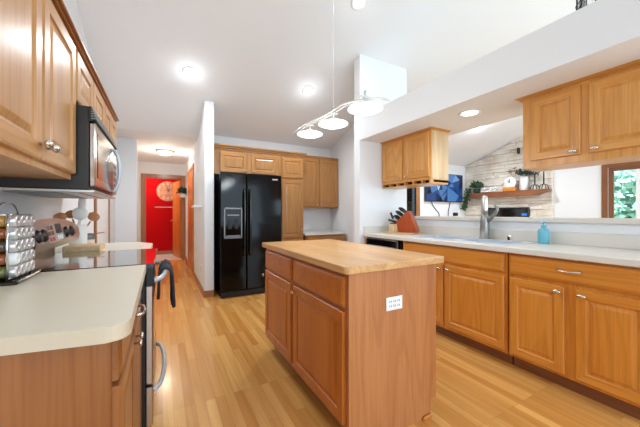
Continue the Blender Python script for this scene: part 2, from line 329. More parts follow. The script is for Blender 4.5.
# ------------------------------------------------------------------ cabinets
DOOR = [(0, 0), (0, -.014), (.005, -.02), (.052, -.02), (.057, -.013), (.066, -.011), (.086, -.0185), (.090, -.019)]
DRAW = [(0, 0), (0, -.012), (.004, -.015), (.010, -.017), (.014, -.02), (.016, -.02)]
def door_mb(w, h, tone):
    return MB().nested(w, h, DOOR, W(tone, 'z'), W(tone, 'x'), (2, 4))
def drawer_mb(w, h, tone): return MB().nested(w, h, DRAW, W(tone, 'x'))
def shift(mb, v): bmesh.ops.translate(mb.bm, vec=Vector(v), verts=mb.bm.verts); return mb
def knob_mb(kind, p):
    k = MB(); x, y, z = p
    if kind == 'round': k.lathe([(.004, 0), (.004, .012), (.012, .017), (.013, .021), (.009, .026), (.001, .027)], M['nickel'], p, (0, -1, 0), 14)
    elif kind == 'oval':
        k.tube([(x, y, z), (x, y-.018, z)], .005, M['nickel']); k.ball((x, y-.022, z), .026, M['nickel'], (1, .45, .55))
    else:
        k.tube([(x-.058, y, z), (x-.058, y-.018, z), (x-.048, y-.026, z-.003), (x, y-.032, z-.006), (x+.048, y-.026, z-.003), (x+.058, y-.018, z), (x+.058, y, z)], .0055, M['nickel'], 10)
    return k
def cabinet(name, label, cat, loc, rz, w, d, z0, z1, tone, doors=(), drawers=(), toe=0, knob='round', group=None, body_extra=None, endtone=None):
    """local frame: x along the front, y into the cabinet, front face at y = 0, z absolute"""
    t = thing(name, label, cat, (loc[0], loc[1], 0), rz, group)
    b = MB(); b.box(0, w, 0, d, z0+toe, z1 if not body_extra else .72, W(tone, 'z'), .0015)
    if endtone:
        for s0, s1 in ((-.004, 0.0), (w, w+.004)): b.box(s0, s1, .02, d, z0+toe, z1, W(endtone, 'z'))
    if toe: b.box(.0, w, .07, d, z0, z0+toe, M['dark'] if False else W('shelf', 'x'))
    if body_extra: body_extra(b, w, d)
    b.build('body', t, True)
    for (x0, x1, a, c, kp) in doors:
        o = shift(door_mb(x1-x0, c-a, tone), (x0, 0, a)).build('door', t, True)
        if kp: knob_mb(knob, (kp[0], -.02, kp[1])).build('knob', o, True)
    for (x0, x1, a, c, kp) in drawers:
        o = shift(drawer_mb(x1-x0, c-a, tone), (x0, 0, a)).build('drawer', t, True)
        if kp: knob_mb(kp[2] if len(kp) > 2 else knob, (kp[0], -.02, kp[1])).build('handle', o, True)
    return t
def crown(t, pts, tone, w, d, z, p=.045, h=.05, left=True, right=True, name='crown_moulding'):
    """stepped crown along the front and free ends, local frame"""
    m = MB()
    for k, (pp, a, c) in enumerate(((p*.25, 0, h*.35), (p*.6, h*.35, h*.7), (p, h*.7, h))):
        m.box(-(pp if left else 0), w+(pp if right else 0), -pp-.0, d, z+a, z+c, W(tone, 'x'), .002)
    return m.build(name, t, True)
RW, LW = -PI/2, PI/2      # facing -x (right run), facing +x (left run)

def sinkbase(b, w, d): b.box(0, w, 0, .02, .7205, .872, W('gold', 'z')).box(0, .018, .02, d, .7205, .872, W('gold', 'z')).box(w-.018, w, .02, d, .7205, .872, W('gold', 'z'))
# right run: faces at x = 2.29, local x runs towards the camera
FX = 2.29
cabinet('base_cabinet', 'oak sink cabinet right of the dishwasher, one long blank front over two doors', 'cabinet', (FX, 2.29), RW, 1.075, .59, 0, .872, 'gold',
        [(.02, .514, .127, .69, (.478, .655)), (.537, 1.057, .127, .69, (.573, .655))], [(.018, 1.055, .718, .858, None)], .1, 'oval', body_extra=sinkbase)
cabinet('base_cabinet', 'oak base cabinet at the right edge, wide drawer with bar pull above two doors', 'cabinet', (FX, 1.205), RW, .755, .59, 0, .872, 'gold',
        [(.015, .345, .122, .69, (.312, .655)), (.402, .735, .122, .69, (.437, .655))], [(.015, .735, .718, .858, (.375, .80, 'bar'))], .1, 'oval')
# counter of the right run with a double sink cut in
ct = MB(); c0, c1, ys0, ys1, xs0, xs1 = .44, 2.948, 1.255, 2.255, 2.37, 2.80
ct.box(2.24, xs0, c0, c1, .874, .914, M['counterR'], .004).box(xs1, 2.879, c0, c1, .874, .914, M['counterR'], .002)
ct.box(xs0, xs1, c0, ys0, .874, .914, M['counterR']).box(xs0, xs1, ys1, c1, .874, .914, M['counterR'])
ct.box(2.862, 2.879, c0, c1, .914, 1.015, M['counterR'], .003).box(2.26, 2.862, c1-.016, c1, .914, 1.0, M['counterR'], .003)
tag(ct.build('countertop', at=(2.55, 1.7, .874)), 'long white laminate countertop with a low backsplash under the pass-through', 'countertop')
t = thing('sink', 'stainless steel double bowl sink set into the white counter', 'sink', (2.57, 1.85, .914))
r = MB()
for (x0, x1, y0, y1) in ((xs0-.02, xs0+.03, ys0-.02, ys1+.02), (xs1-.085, xs1+.02, ys0-.02, ys1+.02), (xs0+.03, xs1-.085, ys0-.02, ys0+.03), (xs0+.03, xs1-.085, ys1-.03, ys1+.02), (xs0+.03, xs1-.085, 1.735, 1.775)):
    r.box(x0, x1, y0, y1, .9145, .919, M['sinksteel'], .001)
r.build('rim', t)
for y0, y1 in ((ys0+.03, 1.735), (1.775, ys1-.03)):
    b = MB(); x0, x1, zb = xs0+.03, xs1-.085, .74
    b.box(x0-.004, x0, y0, y1, zb, .9145, M['sinksteel']).box(x1, x1+.004, y0, y1, zb, .9145, M['sinksteel']).box(x0, x1, y0-.004, y0, zb, .9145, M['sinksteel']).box(x0, x1, y1, y1+.004, zb, .9145, M['sinksteel']).box(x0, x1, y0, y1, zb-.004, zb, M['sinksteel'])
    o = b.build('bowl', t)
    MB().lathe([(.001, 0), (.04, 0), (.042, .003), (.02, .004)], M['chrome'], ((x0+x1)/2, (y0+y1)/2, zb+.001)).build('drain', o)
# faucet
fx, fy = 2.775, 1.685
t = thing('faucet', 'tall brushed grey pull-down faucet with a side lever behind the sink', 'faucet', (fx, fy, .919))
MB().lathe([(.054, 0), (.052, .006), (.042, .012), (.043, .10), (.042, .16), (.036, .20), (.030, .235), (.022, .25)], M['faucet'], (fx, fy, .919)).build('body', t)
MB().tube([(fx, fy, 1.14), (fx-.004, fy-.002, 1.19), (fx-.02, fy-.012, 1.25), (fx-.055, fy-.033, 1.312), (fx-.08, fy-.048, 1.322)], [.028, .026, .025, .024, .022], M['faucet'], 12).build('spout', t)
sh = MB().tube([(fx-.078, fy-.047, 1.33), (fx-.08, fy-.048, 1.31), (fx-.088, fy-.053, 1.20), (fx-.09, fy-.054, 1.165)], [.024, .028, .028, .022], M['steelw'], 12).build('spray_head', t)
MB().ball((fx-.110, fy-.07, 1.185), .006, M['redmark']).build('red_dot', sh)
MB().tube([(fx, fy-.02, 1.08), (fx-.0, fy-.06, 1.12), (fx, fy-.10, 1.165), (fx, fy-.122, 1.20), (fx-.0, fy-.12, 1.228), (fx, fy-.10, 1.238)], [.022, .020, .017, .014, .013, .011], M['faucet'], 10).build('lever', t)
sx, sy = 2.765, 1.445
t = thing('air_gap_cap', 'small chrome sink cap on the rim right of the faucet', 'sink cap', (sx, sy, .919))
MB().lathe([(.026, 0), (.026, .004), (.019, .006), (.019, .045), (.016, .052), (.004, .055)], M['chrome'], (sx, sy, .919)).build('cap', t)
MB().box(sx-.022, sx-.016, sy-.008, sy+.012, .925, .957, M['blackm']).build('slot', t)
bx, by = 2.78, 1.19
t = thing('soap_bottle', 'light blue pump soap bottle on the counter right of the sink', 'soap bottle', (bx, by, .9145))
MB().lathe([(.036, 0), (.04, .006), (.04, .10), (.034, .118), (.018, .128), (.017, .136)], M['soap'], (bx, by, .9145)).build('bottle', t)
MB().lathe([(.019, .136), (.019, .152), (.008, .154), (.007, .172), (.013, .174), (.013, .182), (.002, .183)], M['soap'], (bx, by, .9145)).tube([(bx, by, 1.092), (bx-.03, by, 1.090), (bx-.036, by, 1.083)], .005, M['soap']).build('pump', t)
# dishwasher
t = thing('dishwasher', 'black dishwasher at the far end of the right run under the knife block', 'dishwasher', (FX, 2.62, 0))
MB().box(FX, 2.86, 2.31, 2.915, .1, .872, M['blackm']).box(FX+.05, 2.86, 2.31, 2.915, 0, .1, M['blackm']).build('body', t)
MB().box(FX-.022, FX, 2.335, 2.905, .115, .74, M['black'], .004).build('door', t)
p = MB().box(FX-.03, FX, 2.335, 2.905, .74, .868, M['black'], .004).box(FX-.034, FX-.03, 2.335, 2.35, .74, .868, M['steelw']).box(FX-.034, FX-.03, 2.335, 2.905, .852, .868, M['steelw'])
p.build('control_panel', t)
MB().box(FX-.046, FX-.03, 2.38, 2.86, .765, .782, M['gasket'], .003).build('handle', t)
tag(MB().box(FX-.02, 2.86, 2.918, 2.947, 0, .872, W('gold', 'z'), .002).build('filler_panel', at=(FX, 2.93, 0)), 'narrow oak filler strip between dishwasher and white pillar', 'filler panel')
# upper cabinets of the right run, hung from the beam
UX = 2.57
def rail(b): pass
uc = cabinet('wall_cabinet', 'oak two-door cabinet hung from the beam beside the white pillar above the knife block', 'wall cabinet', (UX, 2.945), RW, .785, .29, 1.55, 2.085, 'goldup',
        [(.012, .365, 1.575, 2.07, (.335, 1.605)), (.41, .772, 1.575, 2.07, (.44, 1.605))], knob='round', endtone='end')
m = MB(); m.box(0, .785, 0, .29, 1.54, 1.55, W('goldup', 'x'))
n = 6; sw = .785/n
for k in range(n):
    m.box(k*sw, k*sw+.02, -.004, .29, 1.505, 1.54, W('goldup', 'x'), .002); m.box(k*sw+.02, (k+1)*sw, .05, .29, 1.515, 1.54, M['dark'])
m.box(.765, .785, -.004, .29, 1.505, 1.54, W('goldup', 'x'), .002); m.box(0, .785, -.006, .29, 1.497, 1.507, W('goldup', 'x'), .002)
m.build('stemware_rack', uc, True)
crown(uc, None, 'goldup', .785, .29, 2.085, .045, .015, left=False)
uc = cabinet('wall_cabinet', 'oak two-door cabinet hung from the beam at the right edge above the blue soap bottle', 'wall cabinet', (UX, 1.245), RW, .80, .29, 1.525, 2.085, 'goldup',
        [(.06, .37, 1.58, 2.065, (.335, 1.605)), (.415, .74, 1.58, 2.065, (.45, 1.605))], knob='oval')
crown(uc, None, 'goldup', .80, .29, 2.085, .045, .015)

# island
t = thing('kitchen_island', 'freestanding oak kitchen island with butcher block top', 'kitchen island', (1.1, 1.75, 0))
ix0, ix1, iy0, iy1 = .785, 1.395, 1.135, 2.385
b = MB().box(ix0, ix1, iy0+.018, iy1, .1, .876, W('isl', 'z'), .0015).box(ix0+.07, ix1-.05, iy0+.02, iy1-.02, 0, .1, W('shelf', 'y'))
b.build('body', t)
MB().prism([(ix0-.003, .1), (ix0+.05, .1), (ix0+.05, 0), (ix1-.045, 0), (ix1-.045, .1), (ix1, .1), (ix1, .876), (ix0-.003, .876)], iy0, iy0+.018, W('isl', 'z'), 'y').build('end_panel', t)
MB().box(1.28, ix1-.045, iy0-.016, iy0, 0, .022, W('gold', 'x'), .006).build('shoe_moulding', t)
tp = MB(); x0, x1, y0, y1, rr = .748, 1.452, 1.108, 2.42, .03; pts = []
for cx, cy, a0 in ((x1-rr, y0+rr, -90), (x1-rr, y1-rr, 0), (x0+rr, y1-rr, 90), (x0+rr, y0+rr, 180)):
    for k in range(5): a = math.radians(a0+k*22.5); pts.append((cx+rr*math.cos(a), cy+rr*math.sin(a)))
tp.prism(pts, .877, .914, W('top', 'y'), 'z', .004).build('worktop', t)
def to_left(mb, x, yfar):    # local front (facing -y) to a front facing -x, local x runs from far to near
    bmesh.ops.transform(mb.bm, matrix=Matrix.Translation((x, yfar, 0)) @ Matrix.Rotation(-PI/2, 4, 'Z'), verts=mb.bm.verts); return mb
for (a, c, kx) in ((2.365, 1.815, .515), (1.775, 1.165, .035)):
    wd = a-c
    o = to_left(shift(door_mb(wd, .55, 'isldoor'), (0, 0, .135)), ix0, a); o.mats = o.mats; o = o.build('door', t)
    to_left(knob_mb('round', (kx if kx < .1 else wd-.54, -.02, .645)), ix0, a).build('knob', o)
    to_left(shift(drawer_mb(wd, .15, 'isldoor'), (0, 0, .705)), ix0, a).build('drawer', t)
o = MB().box(1.012, 1.125, iy0-.006, iy0, .658, .728, M['white'], .002).build('outlet_plate', t)
oo = MB()
for k in (1.04, 1.0685, 1.097):
    for dz in (-.012, .012): oo.box(k-.007, k-.004, iy0-.0065, iy0-.006, .693+dz-.005, .693+dz+.005, M['dark']).box(k+.004, k+.007, iy0-.0065, iy0-.006, .693+dz-.005, .693+dz+.005, M['dark'])
oo.build('sockets', o)

# left run: near base cabinet, counter, range, far counter
LX = -.11
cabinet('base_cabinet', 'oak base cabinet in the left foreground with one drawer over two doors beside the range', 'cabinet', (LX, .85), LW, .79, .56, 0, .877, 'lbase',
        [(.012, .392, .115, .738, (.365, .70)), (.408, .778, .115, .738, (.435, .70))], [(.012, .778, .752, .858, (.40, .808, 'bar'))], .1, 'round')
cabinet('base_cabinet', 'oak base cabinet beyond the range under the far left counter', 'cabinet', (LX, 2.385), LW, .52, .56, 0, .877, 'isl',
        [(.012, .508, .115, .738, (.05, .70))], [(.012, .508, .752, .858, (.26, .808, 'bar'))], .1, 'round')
def rounded(pts_, rad):   # round given convex corners
    out = []; n = len(pts_)
    for i, (p, r) in enumerate(zip(pts_, rad)):
        if r == 0: out.append(p); continue
        P = Vector(p); A = (Vector(pts_[i-1])-P).normalized(); B = (Vector(pts_[(i+1) % n])-P).normalized()
        s0, s1 = P+A*r, P+B*r
        for k in range(9): q = k/8; out.append(tuple(s0*(1-q)**2+P*2*q*(1-q)+s1*q*q))
    return out
def counter(pts_, label, zt=.914):
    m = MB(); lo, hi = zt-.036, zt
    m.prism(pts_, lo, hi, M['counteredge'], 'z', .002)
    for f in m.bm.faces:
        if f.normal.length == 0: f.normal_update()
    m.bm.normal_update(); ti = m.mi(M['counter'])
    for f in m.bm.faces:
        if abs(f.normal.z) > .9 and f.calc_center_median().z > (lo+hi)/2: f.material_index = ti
    ys = [p[1] for p in pts_]
    return tag(m.build('countertop', at=(sum(p[0] for p in pts_)/len(pts_), sum(ys)/len(ys), lo)), label, 'countertop')
counter(rounded([(XL+.002, .885), (-.30, .817), (-.066, .772), (-.072, 1.648), (XL+.002, 1.648)], [0, .08, .06, 0, 0]), 'cream laminate countertop with a rounded corner in the left foreground')
counter([(XL+.002, 2.375), (-.075, 2.375), (-.075, 2.80), (-.20, 3.0), (XL+.002, 3.0)], 'cream laminate countertop beyond the range holding the utensil crock')

# range
RY0, RY1, RF = 1.655, 2.365, -.045
t = thing('range', 'freestanding stainless and black electric range with glass cooktop', 'range', (-.36, 2.0, 0))
MB().box(XL+.01, RF-.03, RY0, RY1, .02, .892, M['blackm'], .003).build('body', t)
MB().box(-.60, RF+.01, RY0, RY1, .892, .916, M['glassblack'], .004).build('cooktop', t)
bk = MB().box(XL+.01, -.59, RY0, RY1, .892, .985, M['steel'], .004)
bk.box(XL+.01, -.62, RY0, RY1, .985, 1.10, M['blackm']); bk.build('backguard', t)
# bowed control panel, tilted back
cp = MB(); n = 14; rows = []
PY0, PY1 = 1.69, 2.44
def ptop(y): q = (y-PY0)/(PY1-PY0); return 1.13+.06*q-.09*q*q
def pbot(y): q = (y-PY0)/(PY1-PY0); return .994-.006*4*q*(1-q)
for k in range(n+1):
    y = PY0+(PY1-PY0)*k/n; tz, bz = ptop(y), pbot(y)
    rows.append([(-.492, y, bz), (-.484, y, bz+.035), (-.492, y, bz+.08), (-.508, y, tz), (-.60, y, tz-.03), (-.60, y, bz)])
V = [[cp.bm.verts.new(p) for p in r_] for r_ in rows]; fs = []
for k in range(n):
    for j in range(6): fs.append(cp.bm.faces.new((V[k][j], V[k][(j+1) % 6], V[k+1][(j+1) % 6], V[k+1][j])))
fs += [cp.bm.faces.new(V[0]), cp.bm.faces.new(V[-1])]; cp._mark(fs, M['steel']); 
cpo = cp.build('control_panel', t)
def on_panel(y, s):      # point on the bowed face: s 0 bottom .. 1 top
    return Vector((-.484, y, 1.02)).lerp(Vector((-.504, y, 1.115)), s)
nd = Vector((.095, 0, .02)).normalized()
for y in (1.735, 1.808, 2.165, 2.275):
    MB().lathe([(.031, 0), (.031, .005), (.026, .007), (.024, .012), (.002, .013)], M['ctrl'], on_panel(y, .42)+nd*.001, nd, 18).build('burner_knob', cpo)
dp = MB()
def patch(y0, y1, s0, s1, m, off=.002):
    P = [on_panel(y0, s0), on_panel(y1, s0), on_panel(y1, s1), on_panel(y0, s1)]
    dp.bm.verts.ensure_lookup_table(); q = [p+nd*off for p in P]; z_ = [p-nd*.002 for p in P]
    v = [dp.bm.verts.new(p) for p in q]+[dp.bm.verts.new(p) for p in z_]
    dp._mark([dp.bm.faces.new(v[:4]), dp.bm.faces.new(v[4:])]+[dp.bm.faces.new((v[i], v[(i+1) % 4], v[4+(i+1) % 4], v[4+i])) for i in range(4)], m)
patch(1.86, 2.10, .0, .98, M['disp'])
patch(1.99, 2.09, .42, .94, M['ctrl'], .003)
for k in range(3):
    for j in range(2): patch(1.872+.045*j, 1.905+.045*j, .06+.3*k, .27+.3*k, M['redmark'] if k == 0 else M['spiceD'], .003)
for k in range(3): patch(1.995+.032*k, 2.018+.032*k, .08, .32, M['white'], .003)
dp.build('keypad', cpo)
od = MB().box(RF-.03, RF+.002, RY0+.005, RY1-.005, .31, .875, M['steel'], .005).box(RF+.002, RF+.004, RY0+.12, RY1-.12, .43, .72, M['glassblack']).box(RF-.03, RF+.006, RY0, RY0+.03, .80, .90, M['blackm'], .004)
odo = od.build('oven_door', t)
def bow(z0, out=.055):
    pts = []
    for k in range(13):
        q = k/12; y = RY0+.045+(RY1-RY0-.09)*q; pts.append((RF+.004+out*math.sin(PI*min(1, max(0, q)))**.45 if 0 < q < 1 else RF, y, z0))
    return pts
MB().tube(bow(.82), .013, M['greyh'], 10).build('handle', odo)
dr = MB().box(RF-.03, RF+.002, RY0+.005, RY1-.005, .10, .295, M['steel'], .005).build('drawer', t)
MB().tube(bow(.255, .05), .012, M['greyh'], 10).build('handle', dr)
# towel folded over the oven handle
tw = MB(); cxx = RF+.006+.055
def towel(y0, y1, zf, zb):
    prof = [(cxx-.032, zb), (cxx-.028, .79), (cxx-.015, .828), (cxx, .838), (cxx+.015, .828), (cxx+.028, .79), (cxx+.034, zf)]
    ncol = 9; G = []
    for k in range(ncol):
        q = k/(ncol-1); y = y0+(y1-y0)*q; wv = .006*math.sin(q*PI*4)
        G.append([(px+wv*(1 if j in (0, 6) else .3)*(1 if px > cxx else -.3), y+(.006*math.sin(j+q*5) if j in (0, 6) else 0), z_) for j, (px, z_) in enumerate(prof)])
    A = [[tw.bm.verts.new(p) for p in g] for g in G]
    tw._mark([tw.bm.faces.new((A[k][j], A[k][j+1], A[k+1][j+1], A[k+1][j])) for k in range(ncol-1) for j in range(6)], M['cloth'], True)
towel(1.93, 2.08, .60, .66); towel(2.10, 2.24, .58, .64)
to = tw.build('dish_towel', at=(cxx, 2.05, .82)); tag(to, 'charcoal dish towel draped over the oven door handle', 'towel')
md = to.modifiers.new('thick', 'SOLIDIFY'); md.thickness = .014; md.offset = 1

# upper cabinets on the left wall and the microwave
VX = -.36; cdp = .318
uc = cabinet('wall_cabinet', 'oak two-door wall cabinet at the left edge of the photo next to the microwave', 'wall cabinet', (VX-.0, .845), LW, .815, cdp, 1.315, 1.93, 'pale',
        [(.015, .397, 1.34, 1.910, (.372, 1.385)), (.413, .803, 1.34, 1.910, (.44, 1.385))], knob='oval')
crown(uc, None, 'shade', .815, cdp, 1.926, .034, .034, right=False)
uc = cabinet('wall_cabinet', 'short oak wall cabinet directly above the microwave', 'wall cabinet', (VX, 1.665), LW, .715, cdp, 1.665, 1.93, 'pale',
        [(.012, .35, 1.68, 1.910, (.325, 1.705)), (.365, .703, 1.68, 1.910, (.39, 1.705))], knob='round')
crown(uc, None, 'shade', .715, cdp, 1.926, .034, .034, left=False, right=False)
uc = cabinet('wall_cabinet', 'tall oak wall cabinet beyond the microwave above the utensil crock', 'wall cabinet', (VX, 2.385), LW, .545, cdp, 1.315, 1.93, 'pale',
        [(.012, .268, 1.34, 1.910, (.245, 1.385)), (.278, .533, 1.34, 1.910, (.30, 1.385))], knob='round')
crown(uc, None, 'shade', .545, cdp, 1.926, .034, .034, left=False)
t = thing('microwave', 'over-the-range microwave with silver door and black side', 'microwave', (-.48, 2.02, 1.27))
MY0, MY1, MF = 1.668, 2.378, -.30
MB().box(XL+.003, MF, MY0, MY1, 1.275, 1.66, M['mwside'], .003).build('body', t)
gr = MB().prism([(MF, 1.59), (MF+.028, 1.60), (MF+.012, 1.66), (MF, 1.66)], MY0, MY1, M['blackm'], 'y')
for k in range(5): gr.box(MF+.010, MF+.028-.003*k, MY0-.001, MY1+.001, 1.603+.011*k, 1.608+.011*k, M['gasket'])
gr.build('vent_grille', t)
dd = MB().box(MF, MF+.026, MY0+.004, MY1-.16, 1.29, 1.588, M['mwdoor'], .006).box(MF+.026, MF+.028, MY0+.05, MY1-.22, 1.335, 1.55, M['black'], .001)
ddo = dd.build('door', t)
MB().tube([(MF+.026, MY1-.20, 1.56), (MF+.038, MY1-.20, 1.555), (MF+.052, MY1-.20, 1.52), (MF+.060, MY1-.20, 1.47), (MF+.062, MY1-.20, 1.43), (MF+.060, MY1-.20, 1.39), (MF+.052, MY1-.20, 1.34), (MF+.038, MY1-.20, 1.305), (MF+.026, MY1-.20, 1.30)], .010, M['greyh'], 8).build('handle', ddo)
cpn = MB().box(MF, MF+.024, MY1-.155, MY1-.004, 1.29, 1.588, M['steel'], .004).box(MF+.024, MF+.026, MY1-.14, MY1-.02, 1.52, 1.565, M['ctrl'])
for k in range(4):
    for j in range(3): cpn.box(MF+.024, MF+.0255, MY1-.135+.04*j, MY1-.105+.04*j, 1.33+.042*k, 1.355+.042*k, M['gasket'], .001)
cpn.build('control_panel', t)
bt = MB().box(XL+.02, MF+.02, MY0+.01, MY1-.01, 1.262, 1.275, M['steelw'], .002).box(-.60, -.42, MY0+.06, MY1-.06, 1.259, 1.262, M['gasket']).box(MF-.05, MF-.035, MY0+.06, MY1-.06, 1.2605, 1.262, M['redmark'])
bt.build('underside', t)

# spice rack with its jars
t = thing('spice_rack', 'chrome wire spice rack on a black base at the left counter end', 'spice rack', (-.54, 1.50, .914))
MB().box(-.64, -.445, 1.388, 1.602, .9145, .928, M['black'], .004).build('base', t)
fr = MB(); ysz = [1.428+.0455*k for k in range(4)]; zsz = [.957+.0455*k for k in range(5)]
for y in (1.398, 1.592):
    for x in (-.475, -.61): fr.tube([(x, y, .928), (x, y, 1.162)], .0035, M['chrome'], 6)
for zz in [q-.0225 for q in zsz]+[1.16]:
    for x in (-.475, -.61): fr.tube([(x, 1.398, zz), (x, 1.592, zz)], .002, M['chrome'], 6)
for y in (1.398, 1.592): fr.tube([(-.61, y, 1.16), (-.475, y, 1.16)], .0025, M['chrome'], 6)
fr.build('frame', t)
MB().tube([(-.50, 1.475+.085*math.cos(PI*k/12), 1.16+.045*math.sin(PI*k/12)) for k in range(13)], .003, M['chrome'], 6).build('handle', t)
spc = ['spiceC', 'spiceB', 'spiceA', 'spiceB', 'spiceD']
rown = ['bottom', 'second from bottom', 'middle', 'second from top', 'top']; coln = ['nearest', 'second', 'third', 'farthest']
for ri, zz in enumerate(zsz):
    for ci, y in enumerate(ysz):
        mm = M[['spiceB', 'spiceA', 'spiceD', 'spiceA', 'spiceC'][(ri+ci*2) % 5]]
        j = thing('spice_jar', 'spice jar in the %s row of the rack, %s from the camera' % (rown[ri], {'nearest': 'first', 'second': 'second', 'third': 'third', 'farthest': 'fourth'}[coln[ci]]), 'spice jar', (-.588, y, zz), 0, 'spice jars in the wire rack')
        MB().lathe([(.017, 0), (.0205, .004), (.0205, .095), (.017, .104)], mm, (-.588, y, zz), (1, 0, 0), 14).build('glass_jar', j)
        cap = M['ceramic'] if (ri, ci) == (1, 0) else M['lid']
        MB().lathe([(.0205, .1045), (.0215, .107), (.0215, .128), (.018, .132), (.010, .1325), (.009, .130), (.001, .130)], cap, (-.588, y, zz), (1, 0, 0), 16).build('lid', j)
        if (ri, ci) == (1, 0): j['label'] = 'spice jar with a cream lid at the near end of the second row up'

# crock with utensils, glass jar, board
ux, uy = -.545, 2.70; u0 = .914
t = thing('utensil_crock', 'white ceramic crock of cooking spoons on the far left counter', 'crock', (ux, uy, u0))
MB().lathe([(.045, 0), (.052, .004), (.054, .165), (.050, .168), (.049, .012), (.001, .012)], M['ceramic'], (ux, uy, u0), n=24).build('crock', t)
ut = [('wooden_spoon', 'wooden spoon with broad oval bowl leaning far left in the white crock', -.60, .05, .235, 'wspoon', .044, .78), ('wooden_spoon', 'wooden spoon leaning right out of the white crock behind the ladle', .52, .12, .235, 'wspoon', .040, .85),
      ('ladle', 'pale grey ladle with a round bowl in the white crock', .16, -.10, .235, 'ceramic', .050, 1.0), ('spatula', 'tall pale spatula standing highest in the white crock', .06, .05, .31, 'ceramic', .026, 2.2), ('wooden_spoon', 'smaller wooden spoon between crock centre and the leftmost spoon', -.30, .02, .235, 'wspoon', .034, .9)]
for i, (nm, lb, lx, ly, ln, mt, rb, el) in enumerate(ut):
    base = Vector((ux-.02*(1 if lx > 0.1 else -1)*(abs(lx) > .1), uy-.02+.010*i, u0+.02)); dv = Vector((lx, ly, 1)).normalized(); tip = base+dv*ln
    s_ = thing(nm, lb, nm.replace('_', ' '), base)
    MB().tube([base, base+dv*ln*.5, tip-dv*rb], [.006, .005, .005], M[mt], 8).build('shaft', s_)
    hb = MB().ball((0, 0, 0), rb, M[mt], (1, .3, el)); bmesh.ops.rotate(hb.bm, verts=hb.bm.verts, cent=(0, 0, 0), matrix=Vector((0, 0, 1)).rotation_difference(dv).to_matrix()); shift(hb, tip); hb.build('head', s_)
jx, jy = -.51, 2.80
t = thing('glass_jar', 'small glass jar of pinkish salt with a wooden scoop on the far left counter', 'jar', (jx, jy, .914))
MB().lathe([(.042, 0), (.046, .004), (.046, .05), (.03, .06), (.001, .06)], mat('pink_salt', lin(226, 196, 178), .6, noise=.1, coat=.6), (jx, jy, .914), n=18).build('contents', t)
MB().lathe([(.0465, .0505), (.0475, .056), (.0475, .092), (.044, .096), (.0435, .0595), (.0465, .0565)], M['lanternglass'], (jx, jy, .914), n=18, caps=False).build('glass_rim', t)
MB().tube([(jx, jy, .985), (jx+.03, jy+.02, 1.005), (jx+.10, jy+.05, 1.015)], [.010, .005, .004], M['wspoon'], 8).build('scoop', t)
tag(MB().box(-.56, -.365, 2.38, 2.56, .9145, .952, M['bamboo'], .004).build('cutting_board', at=(-.46, 2.47, .9145)), 'thick pale wooden board lying on the counter just beyond the cooktop', 'cutting board')

# ------------------------------------------------------------------ back wall: fridge, cabinets, desk
KY = 4.42
t = thing('refrigerator', 'black side-by-side refrigerator with water dispenser', 'refrigerator', (1.115, 4.4, 0))
fy0, f0, f1, fs_ = 4.03, .68, 1.56, 1.04
MB().box(f0+.005, f1-.005, fy0+.075, YB-.12, .02, 1.715, M['fridge'], .005).build('body', t)
MB().box(f0+.02, f1-.02, fy0+.03, fy0+.075, .012, .085, M['blackm'], .004).build('toe_grille', t)
for x0, x1, hx in ((f0, fs_-.004, fs_-.04), (fs_+.004, f1, fs_+.04)):
    d = MB().box(x0, x1, fy0, fy0+.065, .095, 1.73, M['fridge'], .012, 3).box(x0+.004, x1-.004, fy0+.065, fy0+.075, .095, 1.725, M['gasket']).build('door', t)
    MB().tube([(hx, fy0, 1.50), (hx, fy0-.03, 1.48), (hx, fy0-.048, 1.40), (hx, fy0-.052, 1.05), (hx, fy0-.048, .68), (hx, fy0-.03, .60), (hx, fy0, .58)], .014, M['black'], 10).build('handle', d)
    if x0 == f0:
        dx0, dx1, dz0, dz1 = .725, .975, .82, 1.245
        ds = MB()
        ds.box(dx0, dx1, fy0-.012, fy0-.001, dz1-.022, dz1, M['gasket'], .004).box(dx0, dx1, fy0-.012, fy0-.001, dz0, dz0+.022, M['gasket'], .004).box(dx0, dx0+.02, fy0-.012, fy0-.001, dz0, dz1, M['gasket'], .004).box(dx1-.02, dx1, fy0-.012, fy0-.001, dz0, dz1, M['gasket'], .004)
        dso = ds.build('dispenser_frame', d)
        c_ = MB().box(dx0+.02, dx1-.02, fy0-.004, fy0-.001, dz0+.02, dz1-.02, M['fridge']).box(dx0+.045, dx1-.045, fy0-.008, fy0-.004, dz1-.11, dz1-.095, M['gasket'])
        c_.box(dx0+.06, dx0+.105, fy0-.014, fy0-.004, dz0+.13, dz0+.27, M['blackm'], .004).box(dx1-.105, dx1-.06, fy0-.014, fy0-.004, dz0+.13, dz0+.27, M['blackm'], .004).box(dx0+.03, dx1-.03, fy0-.016, fy0-.004, dz0+.025, dz0+.045, M['gasket'], .002)
        c_.build('dispenser_panel', d)
    else:
        MB().box(1.415, 1.495, fy0-.003, fy0-.0005, 1.655, 1.675, M['nickel'], .001).build('badge', d)
uc = cabinet('wall_cabinet', 'oak two-door cabinet directly above the black refrigerator', 'wall cabinet', (.64, KY), 0, 1.05, .57, 1.75, 2.115, 'nook',
        [(.10, .50, 1.785, 2.085, (.47, 1.815)), (.565, .985, 1.785, 2.085, (.60, 1.815))], knob='round')
crown(uc, None, 'nook', 1.05, .57, 2.115, .05, .075, left=False, right=False)
pc = cabinet('pantry_cabinet', 'tall narrow oak pantry cabinet right of the black refrigerator', 'pantry cabinet', (1.691, KY), 0, .415, .57, 0, 2.115, 'nook',
        [(.02, .395, 1.755, 2.085, (.365, 1.79)), (.02, .395, .76, 1.72, (.365, .90)), (.02, .395, .12, .73, (.365, .68))], toe=.1, knob='round')
crown(pc, None, 'nook', .415, .26, 2.115, .05, .075, left=False)
